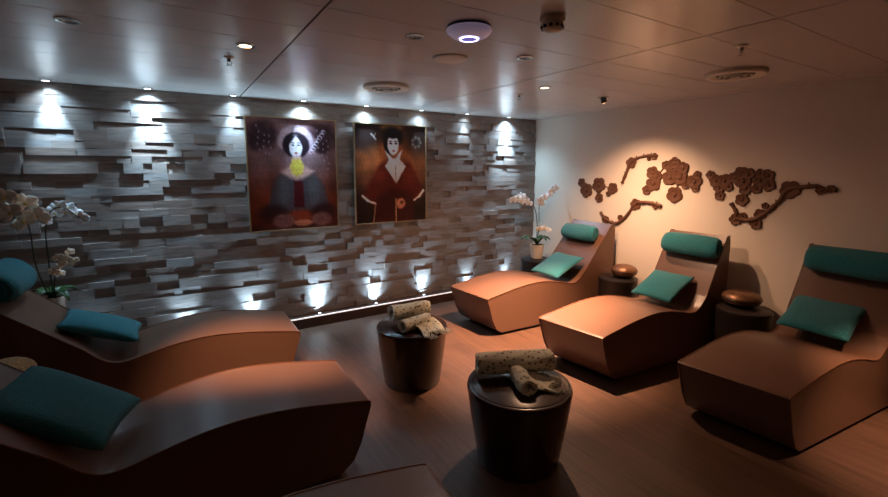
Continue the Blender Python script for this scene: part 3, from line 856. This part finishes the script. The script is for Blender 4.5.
def picture(x0, x1, z0, z1, fn, label):
    yb, yf = 4.285, 4.222
    t = empty('framed_picture', ((x0 + x1) / 2, yb, z0), 0, label, 'picture', 'the two framed portraits on the stone wall')
    ox, oz = (x0 + x1) / 2, z0
    b = MB(); fw = .012
    for (a, c, d, e) in ((x0, x1, z0, z0 + fw), (x0, x1, z1 - fw, z1), (x0, x0 + fw, z0 + fw, z1 - fw), (x1 - fw, x1, z0 + fw, z1 - fw)):
        b.box(a - ox, c - ox, yf - yb - .004, -.045, d - oz, e - oz)
    b.build('picture_frame', M['frame'], t, smooth=False)
    nx, nz = 150, 190; v = []; f = []; cols = []
    X0, X1, Z0, Z1 = x0 + fw * .8, x1 - fw * .8, z0 + fw * .8, z1 - fw * .8
    for j in range(nz + 1):
        for i in range(nx + 1):
            u, w_ = i / nx, j / nz
            v.append((X0 + (X1 - X0) * u - ox, yf - yb + .003, Z1 - (Z1 - Z0) * w_ - oz))
            c = fn(u + .0015 * math.sin(w_ * 90), w_ + .0015 * math.sin(u * 80 + 1)); gr = 1 + .09 * math.sin(u * 61 + 3 * math.sin(w_ * 47)) * math.sin(w_ * 53 + 2 * math.sin(u * 71)); c = tuple(q * gr for q in c); c = tuple(max(0, min(235, q * 1.25)) for q in c)
            cols += [*srgb(c), 1.0]
    for j in range(nz):
        for i in range(nx):
            a = j * (nx + 1) + i; f.append((a, a + nx + 1, a + nx + 2, a + 1))
    me = bpy.data.meshes.new('painted_canvas'); me.from_pydata(v, [], f)
    K = len(v)
    bx = [(X0 - ox, yf - yb + .004, Z0 - oz), (X1 - ox, yf - yb + .004, Z0 - oz), (X1 - ox, -.045, Z0 - oz), (X0 - ox, -.045, Z0 - oz)]
    ca = me.color_attributes.new('paint', 'FLOAT_COLOR', 'POINT'); ca.data.foreach_set('color', cols)
    m = bpy.data.materials.new('varnished_paint'); m.use_nodes = True
    nt = m.node_tree; at = nt.nodes.new('ShaderNodeVertexColor'); at.layer_name = 'paint'
    p = nt.nodes['Principled BSDF']; nt.links.new(at.outputs[0], p.inputs['Base Color'])
    p.inputs['Roughness'].default_value = .32
    me.materials.append(m); me.update()
    o = bpy.data.objects.new('painted_canvas', me); o.parent = t; C.objects.link(o)
    b = MB(); b.box(x0 + .003 - ox, x1 - .003 - ox, yf - yb + .006, -.04, z0 + .003 - oz, z1 - .003 - oz)
    b.build('backing_board', M['black'], t, smooth=False)
picture(.566, 1.388, .965, 2.012, pic_left, 'framed portrait of a woman with a yellow collar and grey robe, left of the two')
picture(1.563, 2.398, .968, 2.008, pic_right, 'framed portrait of a pale woman in a red robe, right of the two')

# ------------------------------------------------------------------ ceiling fittings
def vent(x, y, label):
    t = empty('round_ceiling_vent', (x, y, H), 0, label, 'air vent', 'round ceiling vents')
    b = MB(); b.lathe([(.175, 0), (.175, -.018), (.168, -.026), (.14, -.030), (.118, -.020), (.110, -.014)], 56); b.build('vent_ring', M['cream'], t)
    for r0, r1, z0 in ((.084, .092, -.030), (.058, .066, -.033)):
        b = MB(); ring(b, r0, r1, z0, z0 + .010, n=48); b.build('vent_cone', M['cream'], t)
    b = MB(); b.lathe([(.108, -.010), (.108, -.019), (.01, -.0195)], 48); b.build('vent_throat', M['black'], t)
    b = MB(); b.lathe([(.012, -.0195), (.034, -.032), (.034, -.036), (.005, -.037)], 32); b.build('vent_hub', M['cream'], t)
vent(1.43, 3.13, 'round cream ceiling vent near the stone wall, above the right picture')
vent(3.17, 1.49, 'round grey ceiling vent near the cream wall')

t = empty('wireless_access_point', (1.162, 1.657, H), 0, 'white domed wireless access point on the ceiling with a glowing violet ring', 'wireless device')
b = MB(); b.lathe([(.096, 0), (.098, -.006), (.096, -.012)], 56); b.build('mounting_plate', M['black'], t)
b = MB(); b.lathe([(.100, -.010), (.102, -.016), (.096, -.027), (.080, -.040), (.062, -.048), (.052, -.050)], 64); b.build('dome', M['white'], t)
b = MB(); ring(b, .036, .043, -.0545, -.048, n=48); b.build('light_ring', M['violet_on'], t)
b = MB(); b.lathe([(.0355, -.048), (.0355, -.0525), (.01, -.0532)], 40); b.build('ring_centre', M['violet'], t)

t = empty('smoke_detector', (1.384, 1.372, H), 0, 'round cream smoke detector on the ceiling right of the domed device', 'smoke detector')
b = MB(); b.lathe([(.052, 0), (.052, -.016), (.048, -.020)], 48); b.build('detector_base', M['cream'], t)
b = MB(); b.lathe([(.040, -.018), (.044, -.030), (.040, -.046), (.028, -.056), (.01, -.058)], 48); b.build('detector_head', M['cream'], t)
b = MB()
for k in range(10):
    a = 2 * PI * k / 10; cx, cy = .0415 * math.cos(a), .0415 * math.sin(a)
    b.lathe([(.0075, -.034), (.0075, -.046)], 10, c=(cx, cy, 0))
b.build('sensing_slot', M['black'], t)

t = empty('ceiling_speaker', (1.386, 2.162, H), 0, 'flat round cream speaker disc flush with the ceiling', 'ceiling speaker')
b = MB(); b.lathe([(.098, 0), (.098, -.007), (.090, -.010), (.084, -.008)], 56); b.build('speaker_rim', M['cream'], t)
b = MB(); b.lathe([(.084, -.005), (.083, -.0095), (.02, -.0115)], 48); b.build('speaker_grille', M['cream'], t)

def sprinkler(x, y, label):
    t = empty('sprinkler_head', (x, y, H), 0, label, 'sprinkler', 'ceiling sprinkler heads')
    b = MB(); b.lathe([(.028, 0), (.028, -.004), (.018, -.008)], 28); b.build('escutcheon', M['cream'], t)
    b = MB(); b.lathe([(.009, -.006), (.009, -.022), (.006, -.026)], 16)
    for s_ in (-1, 1): b.tube([(s_ * .009, 0, -.018), (s_ * .013, 0, -.032), (s_ * .004, 0, -.045)], .0025, 6)
    b.build('sprinkler_body', M['chrome'], t)
    b = MB(); b.lathe([(.004, -.043), (.017, -.0455), (.017, -.0475), (.003, -.048)], 20); b.build('deflector', M['chrome'], t)
sprinkler(.317, 2.80, 'small sprinkler head hanging beside the glowing warm downlight at left')
sprinkler(2.537, 2.875, 'small sprinkler head hanging near the small lit downlight')
sprinkler(2.511, 1.16, 'small sprinkler head hanging left of the grey ceiling vent')
